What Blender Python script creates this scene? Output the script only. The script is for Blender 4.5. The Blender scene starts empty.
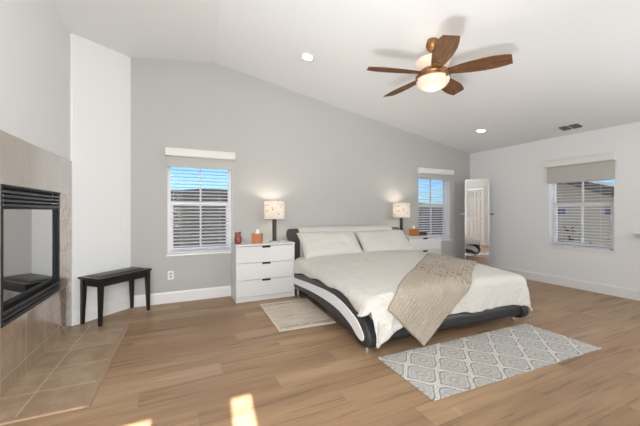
import bpy, bmesh, math, random
from mathutils import Vector, Matrix, noise
from math import sin, cos, pi, radians, sqrt

S = bpy.context.scene
C = S.collection
random.seed(7)

# ------------------------------------------------------------------ camera
YAW = radians(25.6)
EYE = 1.22
cam_d = bpy.data.cameras.new('camera')
cam = bpy.data.objects.new('camera', cam_d)
C.objects.link(cam)
cam.location = (0, 0, EYE)
cam.rotation_euler = (pi / 2, 0, -YAW)
cam_d.sensor_width = 36.0
cam_d.lens = 309.0 * 36.0 / 640.0
cam_d.shift_y = -2.0 / 640.0
cam_d.clip_start = 0.02
S.camera = cam

# ------------------------------------------------------------------ world, sun, area lights, exposure
SKY_STRENGTH = 0.11
SUN_STRENGTH = 24.0
S.view_settings.view_transform = 'Standard'
S.view_settings.look = 'None'
S.view_settings.gamma = 1.0
S.view_settings.use_curve_mapping = False
S.view_settings.exposure = 0.64

W = bpy.data.worlds.new('world')
S.world = W
W.use_nodes = True
wn = W.node_tree.nodes
wl = W.node_tree.links
sky = wn.new('ShaderNodeTexSky')
sky.sky_type = 'NISHITA'
sky.sun_disc = False
sky.sun_elevation = radians(34)
sky.sun_rotation = radians(187)
sky.air_density = 1.0
sky.dust_density = 0.6
sky.ozone_density = 2.0
tint = wn.new('ShaderNodeMix')
tint.data_type = 'RGBA'
tint.blend_type = 'MULTIPLY'
tint.inputs[0].default_value = 1.0
tint.inputs[7].default_value = (0.50, 0.76, 1.12, 1)
wl.new(sky.outputs[0], tint.inputs[6])
wl.new(tint.outputs[2], wn['Background'].inputs['Color'])
wn['Background'].inputs['Strength'].default_value = SKY_STRENGTH


def lamp(name, kind, loc, energy, color=(1, 1, 1), size=None, size_y=None, aim=None, radius=None, spread=None):
    d = bpy.data.lights.new(name, kind)
    d.energy = energy
    d.color = color
    if kind == 'AREA':
        d.shape = 'RECTANGLE'
        d.size = size
        d.size_y = size_y or size
        if spread:
            d.spread = spread
    if radius is not None:
        d.shadow_soft_size = radius
    o = bpy.data.objects.new(name, d)
    C.objects.link(o)
    o.location = loc
    if aim is not None:
        o.rotation_euler = (Vector(aim) - Vector(loc)).to_track_quat('-Z', 'Y').to_euler()
    return o


sun = lamp('sun', 'SUN', (0, -6, 6), SUN_STRENGTH, (1.0, 0.97, 0.92))
sun.data.angle = radians(0.6)
sun.rotation_euler = Vector((0.12, 1.0, -0.69)).to_track_quat('-Z', 'Y').to_euler()

# added fill lamps behind the camera; floor_bounce stands in for sun off the floor
lamp('rear_left_fill', 'AREA', (-0.30, -0.72, 1.55), 76, (0.95, 0.975, 1.0), 1.1, 1.7, aim=(1.2, 3.5, 1.75))  # large unseen fill lamp, no patio opening is built
lamp('floor_bounce', 'AREA', (-0.1, 0.50, 0.10), 11, (0.97, 0.98, 1.0), 0.6, 0.6, aim=(2.3, 2.2, 2.95), spread=radians(75))
lamp('rear_right_fill', 'AREA', (3.9, -0.2, 1.6), 38, (0.94, 0.97, 1.0), 2.2, 1.6, aim=(2.2, 3.6, 1.5))  # fill added at the rear right, no daylight opening there


# ------------------------------------------------------------------ materials
def new_mat(name):
    m = bpy.data.materials.new(name)
    m.use_nodes = True
    n = m.node_tree.nodes
    return m, n, m.node_tree.links, n['Principled BSDF']


def sp(b, **k):
    for key, v in k.items():
        b.inputs[key.replace('_', ' ')].default_value = v


def mat(name, col, rough=0.5, metal=0.0, bump=0.0, bscale=60.0, var=0.0, spec=0.5):
    m, n, l, b = new_mat(name)
    b.inputs['Base Color'].default_value = (*col, 1)
    b.inputs['Roughness'].default_value = rough
    b.inputs['Metallic'].default_value = metal
    b.inputs['Specular IOR Level'].default_value = spec
    if bump or var:
        tc = n.new('ShaderNodeTexCoord')
        nz = n.new('ShaderNodeTexNoise')
        nz.inputs['Scale'].default_value = bscale
        nz.inputs['Detail'].default_value = 4
        l.new(tc.outputs['Object'], nz.inputs['Vector'])
        if bump:
            bp = n.new('ShaderNodeBump')
            bp.inputs['Strength'].default_value = bump
            bp.inputs['Distance'].default_value = 0.01
            l.new(nz.outputs['Fac'], bp.inputs['Height'])
            l.new(bp.outputs['Normal'], b.inputs['Normal'])
        if var:
            mx = n.new('ShaderNodeMix')
            mx.data_type = 'RGBA'
            mx.inputs[6].default_value = (*[c * (1 - var) for c in col], 1)
            mx.inputs[7].default_value = (*[min(1, c * (1 + var)) for c in col], 1)
            l.new(nz.outputs['Fac'], mx.inputs[0])
            l.new(mx.outputs[2], b.inputs['Base Color'])
    return m


def ramp(n, stops):
    r = n.new('ShaderNodeValToRGB')
    e = r.color_ramp.elements
    while len(e) < len(stops):
        e.new(0.5)
    for k, (p, c) in enumerate(stops):
        e[k].position = p
        e[k].color = (*c, 1)
    return r


def mixrgb(n, l, fac, a, b, blend='MIX'):
    mx = n.new('ShaderNodeMix')
    mx.data_type = 'RGBA'
    mx.blend_type = blend
    for s, v in ((0, fac), (6, a), (7, b)):
        if hasattr(v, 'links') or hasattr(v, 'is_linked'):
            l.new(v, mx.inputs[s])
        else:
            mx.inputs[s].default_value = v if s == 0 else (*v, 1)
    return mx.outputs[2]


def math_node(n, l, op, a, b=None, c=None):
    m = n.new('ShaderNodeMath')
    m.operation = op
    for i, v in enumerate((a, b, c)):
        if v is None:
            continue
        if isinstance(v, (int, float)):
            m.inputs[i].default_value = v
        else:
            l.new(v, m.inputs[i])
    return m.outputs[0]


def mapping(n, l, src, scale=(1, 1, 1), loc=(0, 0, 0), rot=(0, 0, 0)):
    mp = n.new('ShaderNodeMapping')
    mp.inputs['Scale'].default_value = scale
    mp.inputs['Location'].default_value = loc
    mp.inputs['Rotation'].default_value = rot
    l.new(src, mp.inputs['Vector'])
    return mp.outputs['Vector']


def wood_floor():
    m, n, l, b = new_mat('plank_floor')
    tc = n.new('ShaderNodeTexCoord').outputs['Object']
    br = n.new('ShaderNodeTexBrick')
    br.offset = 0.0
    br.inputs['Scale'].default_value = 1.0
    br.inputs['Brick Width'].default_value = 1.42
    br.inputs['Row Height'].default_value = 0.185
    br.inputs['Mortar Size'].default_value = 0.0012
    br.inputs['Mortar Smooth'].default_value = 0.2
    br.inputs['Bias'].default_value = 0.0
    br.inputs['Color1'].default_value = (0, 0, 0, 1)
    br.inputs['Color2'].default_value = (1, 1, 1, 1)
    br.inputs['Mortar'].default_value = (0.5, 0.5, 0.5, 1)
    # every row starts at its own place, so end joints do not line up
    sr = n.new('ShaderNodeSeparateXYZ')
    l.new(tc, sr.inputs[0])
    row = math_node(n, l, 'FLOOR', math_node(n, l, 'DIVIDE', sr.outputs[1], 0.185))
    sh = math_node(n, l, 'MULTIPLY', math_node(n, l, 'FRACT', math_node(n, l, 'MULTIPLY', math_node(n, l, 'ADD', row, 40.0), 0.618)), 1.42)
    cr = n.new('ShaderNodeCombineXYZ')
    l.new(math_node(n, l, 'ADD', sr.outputs[0], sh), cr.inputs[0])
    l.new(sr.outputs[1], cr.inputs[1])
    l.new(cr.outputs[0], br.inputs['Vector'])
    # shift grain per plank
    add = n.new('ShaderNodeVectorMath')
    add.operation = 'MULTIPLY_ADD'
    l.new(br.outputs['Color'], add.inputs[0])
    add.inputs[1].default_value = (13.0, 7.0, 5.0)
    l.new(tc, add.inputs[2])
    g1 = n.new('ShaderNodeTexNoise')
    g1.inputs['Scale'].default_value = 1.0
    g1.inputs['Detail'].default_value = 6
    g1.inputs['Roughness'].default_value = 0.62
    g1.inputs['Distortion'].default_value = 0.6
    l.new(mapping(n, l, add.outputs[0], (1.3, 24, 1)), g1.inputs['Vector'])
    g2 = n.new('ShaderNodeTexNoise')
    g2.inputs['Scale'].default_value = 1.0
    g2.inputs['Detail'].default_value = 3
    l.new(mapping(n, l, add.outputs[0], (0.9, 5.0, 1)), g2.inputs['Vector'])
    tone = ramp(n, [(0.0, (0.295, 0.182, 0.100)), (0.5, (0.345, 0.220, 0.124)), (1.0, (0.390, 0.258, 0.151))])
    l.new(br.outputs['Color'], tone.inputs[0])
    gr = ramp(n, [(0.33, (0.42, 0.40, 0.38)), (0.45, (0.92, 0.91, 0.90)), (0.70, (1.16, 1.16, 1.16))])
    l.new(g1.outputs['Fac'], gr.inputs[0])
    gr2 = ramp(n, [(0.3, (0.82, 0.81, 0.80)), (0.65, (1.1, 1.1, 1.1))])
    l.new(g2.outputs['Fac'], gr2.inputs[0])
    c = mixrgb(n, l, 0.75, tone.outputs[0], gr.outputs[0], 'MULTIPLY')
    c = mixrgb(n, l, 0.8, c, gr2.outputs[0], 'MULTIPLY')
    c = mixrgb(n, l, math_node(n, l, 'MULTIPLY', br.outputs['Fac'], 0.55), c, (0.16, 0.10, 0.06))
    l.new(c, b.inputs['Base Color'])
    b.inputs['Roughness'].default_value = 0.42
    b.inputs['Specular IOR Level'].default_value = 0.4
    bp = n.new('ShaderNodeBump')
    bp.inputs['Strength'].default_value = 0.12
    bp.inputs['Distance'].default_value = 0.002
    l.new(g1.outputs['Fac'], bp.inputs['Height'])
    l.new(bp.outputs['Normal'], b.inputs['Normal'])
    return m


def tile_mat(name, axes, w, h, off, rough, spec=0.5, coat=0.0, grey=0.0):
    """square stone tiles laid in a straight grid; axes picks which object axes run across and up"""
    m, n, l, b = new_mat(name)
    tc = n.new('ShaderNodeTexCoord').outputs['Object']
    sx = n.new('ShaderNodeSeparateXYZ')
    l.new(tc, sx.inputs[0])
    cb = n.new('ShaderNodeCombineXYZ')
    l.new(sx.outputs[axes[0]], cb.inputs[0])
    l.new(sx.outputs[axes[1]], cb.inputs[1])
    v = mapping(n, l, cb.outputs[0], (1, 1, 1), (-off[0], -off[1], 0))
    br = n.new('ShaderNodeTexBrick')
    br.offset = 0.0
    br.inputs['Scale'].default_value = 1.0
    br.inputs['Brick Width'].default_value = w
    br.inputs['Row Height'].default_value = h
    br.inputs['Mortar Size'].default_value = 0.004
    br.inputs['Mortar Smooth'].default_value = 0.1
    br.inputs['Color1'].default_value = (0, 0, 0, 1)
    br.inputs['Color2'].default_value = (1, 1, 1, 1)
    l.new(v, br.inputs['Vector'])
    nz = n.new('ShaderNodeTexNoise')
    nz.inputs['Scale'].default_value = 7
    nz.inputs['Detail'].default_value = 7
    nz.inputs['Roughness'].default_value = 0.65
    add = n.new('ShaderNodeVectorMath')
    add.operation = 'MULTIPLY_ADD'
    l.new(br.outputs['Color'], add.inputs[0])
    add.inputs[1].default_value = (5, 3, 9)
    l.new(tc, add.inputs[2])
    l.new(add.outputs[0], nz.inputs['Vector'])
    r = ramp(n, [(0.3, (0.30, 0.205, 0.125)), (0.52, (0.38, 0.272, 0.172)), (0.72, (0.47, 0.355, 0.24))])
    l.new(nz.outputs['Fac'], r.inputs[0])
    r2 = ramp(n, [(0, (0.88, 0.87, 0.86)), (1, (1.08, 1.08, 1.08))])
    l.new(br.outputs['Color'], r2.inputs[0])
    c = mixrgb(n, l, 1.0, r.outputs[0], r2.outputs[0], 'MULTIPLY')
    c = mixrgb(n, l, grey, c, (0.46, 0.43, 0.39))  # greyed base colour stands in for reflected sheen
    c = mixrgb(n, l, br.outputs['Fac'], c, (0.52, 0.44, 0.34))
    l.new(c, b.inputs['Base Color'])
    b.inputs['Roughness'].default_value = rough
    b.inputs['Specular IOR Level'].default_value = spec
    b.inputs['Coat Weight'].default_value = coat
    b.inputs['Coat Roughness'].default_value = 0.08
    b.inputs['Coat IOR'].default_value = 1.75
    bp = n.new('ShaderNodeBump')
    bp.inputs['Strength'].default_value = 0.06
    bp.inputs['Distance'].default_value = 0.003
    l.new(math_node(n, l, 'SUBTRACT', nz.outputs['Fac'], br.outputs['Fac']), bp.inputs['Height'])
    l.new(bp.outputs['Normal'], b.inputs['Normal'])
    return m


def fabric(name, col, bump=0.25, scale=300, var=0.05, rough=0.9, big=0.0, big_scale=9):
    m, n, l, b = new_mat(name)
    tc = n.new('ShaderNodeTexCoord').outputs['Object']
    nz = n.new('ShaderNodeTexNoise')
    nz.inputs['Scale'].default_value = scale
    nz.inputs['Detail'].default_value = 2
    l.new(tc, nz.inputs['Vector'])
    c = mixrgb(n, l, nz.outputs['Fac'], [k * (1 - var) for k in col], [min(1, k * (1 + var)) for k in col])
    l.new(c, b.inputs['Base Color'])
    b.inputs['Roughness'].default_value = rough
    b.inputs['Specular IOR Level'].default_value = 0.2
    h = nz.outputs['Fac']
    if big:
        nb = n.new('ShaderNodeTexNoise')
        nb.inputs['Scale'].default_value = big_scale
        nb.inputs['Detail'].default_value = 4
        nb.inputs['Distortion'].default_value = 1.2
        l.new(tc, nb.inputs['Vector'])
        h = math_node(n, l, 'MULTIPLY_ADD', nb.outputs['Fac'], big, h)
    bp = n.new('ShaderNodeBump')
    bp.inputs['Strength'].default_value = bump
    bp.inputs['Distance'].default_value = 0.010 if big else 0.004
    l.new(h, bp.inputs['Height'])
    l.new(bp.outputs['Normal'], b.inputs['Normal'])
    return m


def trellis_rug():
    m, n, l, b = new_mat('trellis_rug')
    tc = n.new('ShaderNodeTexCoord').outputs['Object']
    sx = n.new('ShaderNodeSeparateXYZ')
    l.new(tc, sx.inputs[0])

    fx = math_node(n, l, 'MULTIPLY', sx.outputs[0], 2 * pi / 0.32)
    fy = math_node(n, l, 'SUBTRACT', math_node(n, l, 'FRACT', math_node(n, l, 'MULTIPLY_ADD', sx.outputs[1], 1 / 0.32, 20.1)), 0.5)
    g = math_node(n, l, 'MULTIPLY_ADD', math_node(n, l, 'COSINE', fx), 0.21, 0.25)
    d = math_node(n, l, 'ABSOLUTE', math_node(n, l, 'SUBTRACT', g, math_node(n, l, 'ABSOLUTE', fy)))
    nz = n.new('ShaderNodeTexNoise')
    nz.inputs['Scale'].default_value = 60
    nz.inputs['Detail'].default_value = 4
    l.new(tc, nz.inputs['Vector'])
    dd = math_node(n, l, 'MULTIPLY_ADD', math_node(n, l, 'SUBTRACT', nz.outputs['Fac'], 0.5), 0.05, d)
    r = ramp(n, [(0.0, (0.46, 0.445, 0.415)), (0.016, (0.56, 0.54, 0.50)), (0.056, (0.57, 0.55, 0.51)), (0.074, (0.22, 0.215, 0.21)), (0.105, (0.30, 0.295, 0.29)),
                 (0.135, (0.50, 0.48, 0.455)), (0.20, (0.38, 0.37, 0.355)), (0.30, (0.46, 0.445, 0.42)), (0.38, (0.34, 0.33, 0.32)), (0.46, (0.50, 0.48, 0.46))])
    l.new(dd, r.inputs[0])
    vo = n.new('ShaderNodeTexVoronoi')
    vo.inputs['Scale'].default_value = 55
    l.new(tc, vo.inputs['Vector'])
    r3 = ramp(n, [(0.2, (0.80, 0.80, 0.80)), (0.6, (1.18, 1.17, 1.15))])
    l.new(vo.outputs['Distance'], r3.inputs[0])
    c = mixrgb(n, l, 0.8, r.outputs[0], r3.outputs[0], 'MULTIPLY')
    l.new(c, b.inputs['Base Color'])
    b.inputs['Roughness'].default_value = 0.95
    b.inputs['Specular IOR Level'].default_value = 0.1
    bp = n.new('ShaderNodeBump')
    bp.inputs['Strength'].default_value = 0.3
    bp.inputs['Distance'].default_value = 0.003
    l.new(nz.outputs['Fac'], bp.inputs['Height'])
    l.new(bp.outputs['Normal'], b.inputs['Normal'])
    return m


def streak_rug():
    m, n, l, b = new_mat('streaked_rug')
    tc = n.new('ShaderNodeTexCoord').outputs['Object']
    nz = n.new('ShaderNodeTexNoise')
    nz.inputs['Scale'].default_value = 1
    nz.inputs['Detail'].default_value = 6
    nz.inputs['Roughness'].default_value = 0.7
    l.new(mapping(n, l, tc, (4, 22, 1)), nz.inputs['Vector'])
    r = ramp(n, [(0.30, (0.40, 0.36, 0.31)), (0.45, (0.57, 0.49, 0.40)), (0.58, (0.66, 0.585, 0.49)), (0.75, (0.73, 0.67, 0.59))])
    l.new(nz.outputs['Fac'], r.inputs[0])
    sx = n.new('ShaderNodeSeparateXYZ')
    l.new(tc, sx.inputs[0])
    ay = math_node(n, l, 'ABSOLUTE', sx.outputs[1])
    ax = math_node(n, l, 'ABSOLUTE', sx.outputs[0])
    # woven end stripes
    e1 = math_node(n, l, 'MULTIPLY', math_node(n, l, 'GREATER_THAN', ay, 0.385), math_node(n, l, 'LESS_THAN', ay, 0.425))
    e2 = math_node(n, l, 'GREATER_THAN', ay, 0.455)
    e3 = math_node(n, l, 'GREATER_THAN', ax, 0.308)
    n2 = n.new('ShaderNodeTexNoise')
    n2.inputs['Scale'].default_value = 45
    l.new(tc, n2.inputs['Vector'])
    c = mixrgb(n, l, math_node(n, l, 'MULTIPLY', e1, math_node(n, l, 'GREATER_THAN', n2.outputs['Fac'], 0.45)), r.outputs[0], (0.34, 0.33, 0.31))
    c = mixrgb(n, l, math_node(n, l, 'MULTIPLY', math_node(n, l, 'MAXIMUM', e2, e3), 0.8), c, (0.70, 0.62, 0.50))
    l.new(c, b.inputs['Base Color'])
    b.inputs['Roughness'].default_value = 0.95
    b.inputs['Specular IOR Level'].default_value = 0.1
    bp = n.new('ShaderNodeBump')
    bp.inputs['Strength'].default_value = 0.3
    bp.inputs['Distance'].default_value = 0.003
    l.new(n2.outputs['Fac'], bp.inputs['Height'])
    l.new(bp.outputs['Normal'], b.inputs['Normal'])
    return m


def throw_mat():
    """quilted beige cloth with embroidered brown flowers in two bands (uses the cloth's UV: metres along / across)"""
    m, n, l, b = new_mat('quilted_throw')
    uv = n.new('ShaderNodeTexCoord').outputs['UV']
    sx = n.new('ShaderNodeSeparateXYZ')
    l.new(uv, sx.inputs[0])
    q = None
    for a in (0, 1):
        t = math_node(n, l, 'ABSOLUTE', math_node(n, l, 'SINE', math_node(n, l, 'MULTIPLY', sx.outputs[a], pi / 0.035)))
        t = math_node(n, l, 'POWER', t, 0.4)
        q = t if q is None else math_node(n, l, 'MULTIPLY', q, t)
    nz = n.new('ShaderNodeTexNoise')
    nz.inputs['Scale'].default_value = 7
    l.new(uv, nz.inputs['Vector'])
    vo = n.new('ShaderNodeTexVoronoi')
    vo.inputs['Scale'].default_value = 26
    vo.inputs['Randomness'].default_value = 0.9
    l.new(uv, vo.inputs['Vector'])
    blot = math_node(n, l, 'LESS_THAN', vo.outputs['Distance'], 0.42)
    patch = math_node(n, l, 'GREATER_THAN', nz.outputs['Fac'], 0.45)
    along = sx.outputs[0]
    band = math_node(n, l, 'MAXIMUM',
                     math_node(n, l, 'LESS_THAN', math_node(n, l, 'ABSOLUTE', math_node(n, l, 'SUBTRACT', along, 1.12)), 0.36),
                     math_node(n, l, 'GREATER_THAN', along, 1.6))
    fl = math_node(n, l, 'MULTIPLY', math_node(n, l, 'MULTIPLY', blot, patch), band)
    base = mixrgb(n, l, nz.outputs['Fac'], (0.43, 0.365, 0.285), (0.53, 0.46, 0.375))
    light = mixrgb(n, l, math_node(n, l, 'MULTIPLY', math_node(n, l, 'GREATER_THAN', along, 1.25), 0.45), base, (0.56, 0.51, 0.44))
    c = mixrgb(n, l, math_node(n, l, 'MULTIPLY', fl, 0.62), light, (0.20, 0.12, 0.08))
    l.new(c, b.inputs['Base Color'])
    b.inputs['Roughness'].default_value = 0.85
    b.inputs['Specular IOR Level'].default_value = 0.25
    bp = n.new('ShaderNodeBump')
    bp.inputs['Strength'].default_value = 0.9
    bp.inputs['Distance'].default_value = 0.010
    l.new(q, bp.inputs['Height'])
    l.new(bp.outputs['Normal'], b.inputs['Normal'])
    return m


def blade_wood():
    m, n, l, b = new_mat('walnut_blade')
    tc = n.new('ShaderNodeTexCoord').outputs['UV']
    nz = n.new('ShaderNodeTexNoise')
    nz.inputs['Scale'].default_value = 1
    nz.inputs['Detail'].default_value = 5
    nz.inputs['Distortion'].default_value = 0.8
    l.new(mapping(n, l, tc, (5, 60, 1)), nz.inputs['Vector'])
    r = ramp(n, [(0.3, (0.080, 0.036, 0.016)), (0.55, (0.160, 0.078, 0.036)), (0.75, (0.24, 0.125, 0.062))])
    l.new(nz.outputs['Fac'], r.inputs[0])
    l.new(r.outputs[0], b.inputs['Base Color'])
    b.inputs['Roughness'].default_value = 0.6
    b.inputs['Specular IOR Level'].default_value = 0.2
    return m


def shade_mat():
    m, n, l, b = new_mat('printed_lamp_shade')
    tc = n.new('ShaderNodeTexCoord').outputs['Object']
    vo = n.new('ShaderNodeTexVoronoi')
    vo.inputs['Scale'].default_value = 19
    l.new(tc, vo.inputs['Vector'])
    nz = n.new('ShaderNodeTexNoise')
    nz.inputs['Scale'].default_value = 24
    nz.inputs['Detail'].default_value = 3
    l.new(tc, nz.inputs['Vector'])
    f = math_node(n, l, 'LESS_THAN', math_node(n, l, 'MULTIPLY_ADD', nz.outputs['Fac'], 0.55, vo.outputs['Distance']), 0.56)
    c = mixrgb(n, l, math_node(n, l, 'MULTIPLY', f, 0.75), (0.84, 0.81, 0.77), (0.50, 0.40, 0.31))
    n.remove(b)
    out = n['Material Output']
    di = n.new('ShaderNodeBsdfDiffuse')
    tr = n.new('ShaderNodeBsdfTranslucent')
    l.new(c, di.inputs[0])
    l.new(c, tr.inputs[0])
    mx = n.new('ShaderNodeMixShader')
    mx.inputs[0].default_value = 0.5
    l.new(di.outputs[0], mx.inputs[1])
    l.new(tr.outputs[0], mx.inputs[2])
    l.new(mx.outputs[0], out.inputs[0])
    return m


def emis(name, col, strength, grad=None):
    m, n, l, b = new_mat(name)
    b.inputs['Base Color'].default_value = (0.50, 0.43, 0.35, 1)
    b.inputs['Roughness'].default_value = 0.3
    b.inputs['Emission Color'].default_value = (*col, 1)
    b.inputs['Emission Strength'].default_value = strength
    return m


def glass(name, refl, tint=(1, 1, 1), fres=1.0):
    m, n, l, b = new_mat(name)
    n.remove(b)
    out = n['Material Output']
    t = n.new('ShaderNodeBsdfTransparent')
    t.inputs[0].default_value = (*tint, 1)
    g = n.new('ShaderNodeBsdfGlossy')
    g.inputs['Roughness'].default_value = 0.02
    fr = n.new('ShaderNodeFresnel')
    fr.inputs[0].default_value = 1.45
    mx = n.new('ShaderNodeMixShader')
    l.new(math_node(n, l, 'MULTIPLY_ADD', fr.outputs[0], fres, refl), mx.inputs[0])
    l.new(t.outputs[0], mx.inputs[1])
    l.new(g.outputs[0], mx.inputs[2])
    l.new(mx.outputs[0], out.inputs[0])
    return m


M = dict(
    wall_white=mat('white_wall_paint', (0.795, 0.80, 0.795), 0.85, bump=0.05, bscale=180),
    wall_grey=mat('grey_accent_paint', (0.475, 0.472, 0.455), 0.85, bump=0.05, bscale=180),
    ceiling=mat('ceiling_paint', (0.81, 0.82, 0.82), 0.9, bump=0.05, bscale=150),
    trim=mat('white_trim_paint', (0.80, 0.79, 0.775), 0.45),
    frame=mat('white_vinyl', (0.84, 0.84, 0.85), 0.4),
    slat=mat('white_slat', (0.80, 0.80, 0.795), 0.5),
    shade_fabric=fabric('grey_shade_fabric', (0.50, 0.485, 0.455), 0.1, 400, 0.04),
    valance=mat('ivory_valance', (0.76, 0.745, 0.71), 0.5),
    cabinet=mat('white_lacquer', (0.70, 0.695, 0.685), 0.35),
    slot=mat('dark_slot', (0.012, 0.011, 0.010), 0.6),
    gap=mat('drawer_gap', (0.25, 0.245, 0.24), 0.7),
    black_wood=mat('black_stained_wood', (0.012, 0.009, 0.008), 0.32, var=0.3, bscale=20),
    black_vinyl=mat('black_vinyl_pad', (0.016, 0.014, 0.013), 0.3, bump=0.1, bscale=120),
    leather=mat('charcoal_leather', (0.030, 0.030, 0.033), 0.42, bump=0.12, bscale=220),
    leather_brown=mat('dark_brown_leather', (0.050, 0.040, 0.034), 0.45, bump=0.12, bscale=220),
    white_leather=mat('white_leather', (0.82, 0.82, 0.82), 0.4, bump=0.05, bscale=150),
    chrome=mat('chrome', (0.75, 0.75, 0.76), 0.15, 1.0),
    linen=fabric('white_bedding', (0.70, 0.672, 0.622), 0.65, 160, 0.03, big=3.5, big_scale=13),
    pillow=fabric('white_pillowcase', (0.64, 0.612, 0.57), 0.45, 160, 0.03, big=1.6, big_scale=11),
    mattress=fabric('mattress_ticking', (0.78, 0.77, 0.75), 0.2, 200, 0.03),
    bronze=mat('antique_bronze', (0.30, 0.155, 0.065), 0.38, 0.75, var=0.35, bscale=40),
    lamp_stem=mat('dark_bronze_stem', (0.065, 0.052, 0.042), 0.4, 0.5),
    lamp_base=mat('clear_grey_base', (0.55, 0.53, 0.50), 0.2, 0.3),
    wood_box=mat('orange_wood', (0.44, 0.155, 0.045), 0.4, var=0.35, bscale=45),
    tissue=fabric('tissue_paper', (0.86, 0.85, 0.83), 0.1, 200, 0.02),
    red_glass=mat('mottled_red', (0.25, 0.06, 0.045), 0.22, var=0.75, bscale=38),
    dark_tray=mat('dark_brown_tray', (0.05, 0.035, 0.028), 0.5),
    metal_black=mat('black_metal', (0.014, 0.014, 0.015), 0.5, spec=0.25),
    louver=mat('satin_black_louver', (0.030, 0.030, 0.032), 0.3),
    firebox=mat('firebox_lining', (0.86, 0.85, 0.83), 0.7, var=0.15, bscale=14),
    grate=mat('ember_bed', (0.05, 0.048, 0.046), 0.9, bump=0.8, bscale=35),
    log=mat('ceramic_log', (0.50, 0.48, 0.46), 0.9, bump=0.9, bscale=22, var=0.5),
    plate=mat('white_plastic', (0.82, 0.815, 0.80), 0.35),
    slot_grey=mat('grey_plastic', (0.42, 0.41, 0.40), 0.5),
    vent_fin=mat('dark_grey_fin', (0.14, 0.138, 0.132), 0.5),
    vent_dark=mat('dark_duct', (0.06, 0.058, 0.055), 0.7),
    mirror=mat('mirror_silver', (0.90, 0.91, 0.91), 0.0, 1.0),
    silver=mat('brushed_silver', (0.55, 0.54, 0.52), 0.35, 0.8),
    strip=mat('wood_transition', (0.36, 0.235, 0.145), 0.45, var=0.15, bscale=18),
    stucco=mat('beige_stucco', (0.47, 0.425, 0.315), 0.95, bump=0.2, bscale=60),
    roof=mat('grey_roof_tile', (0.05, 0.049, 0.048), 0.9, bump=0.6, bscale=14, spec=0.1),
    hill=mat('dry_hillside', (0.014, 0.0135, 0.0125), 0.95, bump=0.8, bscale=2, var=0.35, spec=0.0),
    ground=mat('dry_ground', (0.22, 0.19, 0.15), 0.95, var=0.3, bscale=3),
    dark_glass=mat('dark_window_glass', (0.10, 0.13, 0.17), 0.15),
    shrub=mat('brown_shrub', (0.022, 0.017, 0.012), 0.95, var=0.4, bscale=30, spec=0.0),
    lit_bowl=emis('lit_alabaster', (1.0, 0.82, 0.62), 0.26),
    lit_can=emis('lit_can_lens', (1.0, 0.93, 0.82), 6.0),
    fanned_bulb=emis('bulb', (1.0, 0.85, 0.65), 4.0),
    pane=glass('window_pane', 0.0, fres=0.12),
    fire_glass=glass('fireplace_glass', 0.62, (0.97, 0.97, 0.97)),
    floor=wood_floor(),
    hearth_tile=tile_mat('hearth_stone_tile', (0, 1), 0.355, 0.355, (-0.778, 2.690), 0.38),
    wall_tile=tile_mat('surround_stone_tile', (1, 2), 0.355, 0.345, (2.693, 0.115), 0.25, 0.8, 1.0, 0.12),
    head_tile=tile_mat('header_tile_painted_sheen', (1, 2), 0.355, 0.36, (2.693, 1.393), 0.25, 0.8, 1.0, 0.65),  # strongest grey mix: reflected sheen put into the header colour
    rug_trellis=trellis_rug(), rug_streak=streak_rug(), throw=throw_mat(),
    blade=blade_wood(), lamp_shade=shade_mat(),
)


# ------------------------------------------------------------------ mesh helpers
def box(bm, lo, hi, mtx=None):
    x0, y0, z0 = lo
    x1, y1, z1 = hi
    vs = [bm.verts.new(v) for v in ((x0, y0, z0), (x1, y0, z0), (x1, y1, z0), (x0, y1, z0),
                                    (x0, y0, z1), (x1, y0, z1), (x1, y1, z1), (x0, y1, z1))]
    for f in ((3, 2, 1, 0), (4, 5, 6, 7), (0, 1, 5, 4), (1, 2, 6, 5), (2, 3, 7, 6), (3, 0, 4, 7)):
        bm.faces.new([vs[i] for i in f])
    if mtx is not None:
        bmesh.ops.transform(bm, matrix=mtx, verts=vs)
    return vs


def prism(bm, pts, axis, a, b):
    """closed outline pts (2D) pushed along axis from a to b. axis 0: pts=(y,z); 1: (x,z); 2: (x,y)"""
    def mk(p, t):
        return {0: (t, p[0], p[1]), 1: (p[0], t, p[1]), 2: (p[0], p[1], t)}[axis]
    v0 = [bm.verts.new(mk(p, a)) for p in pts]
    v1 = [bm.verts.new(mk(p, b)) for p in pts]
    bm.faces.new(v0[::-1])
    bm.faces.new(v1)
    k = len(pts)
    for i in range(k):
        j = (i + 1) % k
        bm.faces.new((v0[i], v0[j], v1[j], v1[i]))
    return v0 + v1


def lathe(bm, prof, seg=32, center=(0, 0, 0), cap=False):
    """prof: list of (r, z)"""
    rings = []
    for r, z in prof:
        rings.append([bm.verts.new((center[0] + r * cos(2 * pi * k / seg), center[1] + r * sin(2 * pi * k / seg), center[2] + z)) for k in range(seg)])
    for a, b in zip(rings[:-1], rings[1:]):
        for k in range(seg):
            j = (k + 1) % seg
            bm.faces.new((a[k], a[j], b[j], b[k]))
    if cap:
        bm.faces.new(rings[0][::-1])
        bm.faces.new(rings[-1])
    return rings


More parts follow.
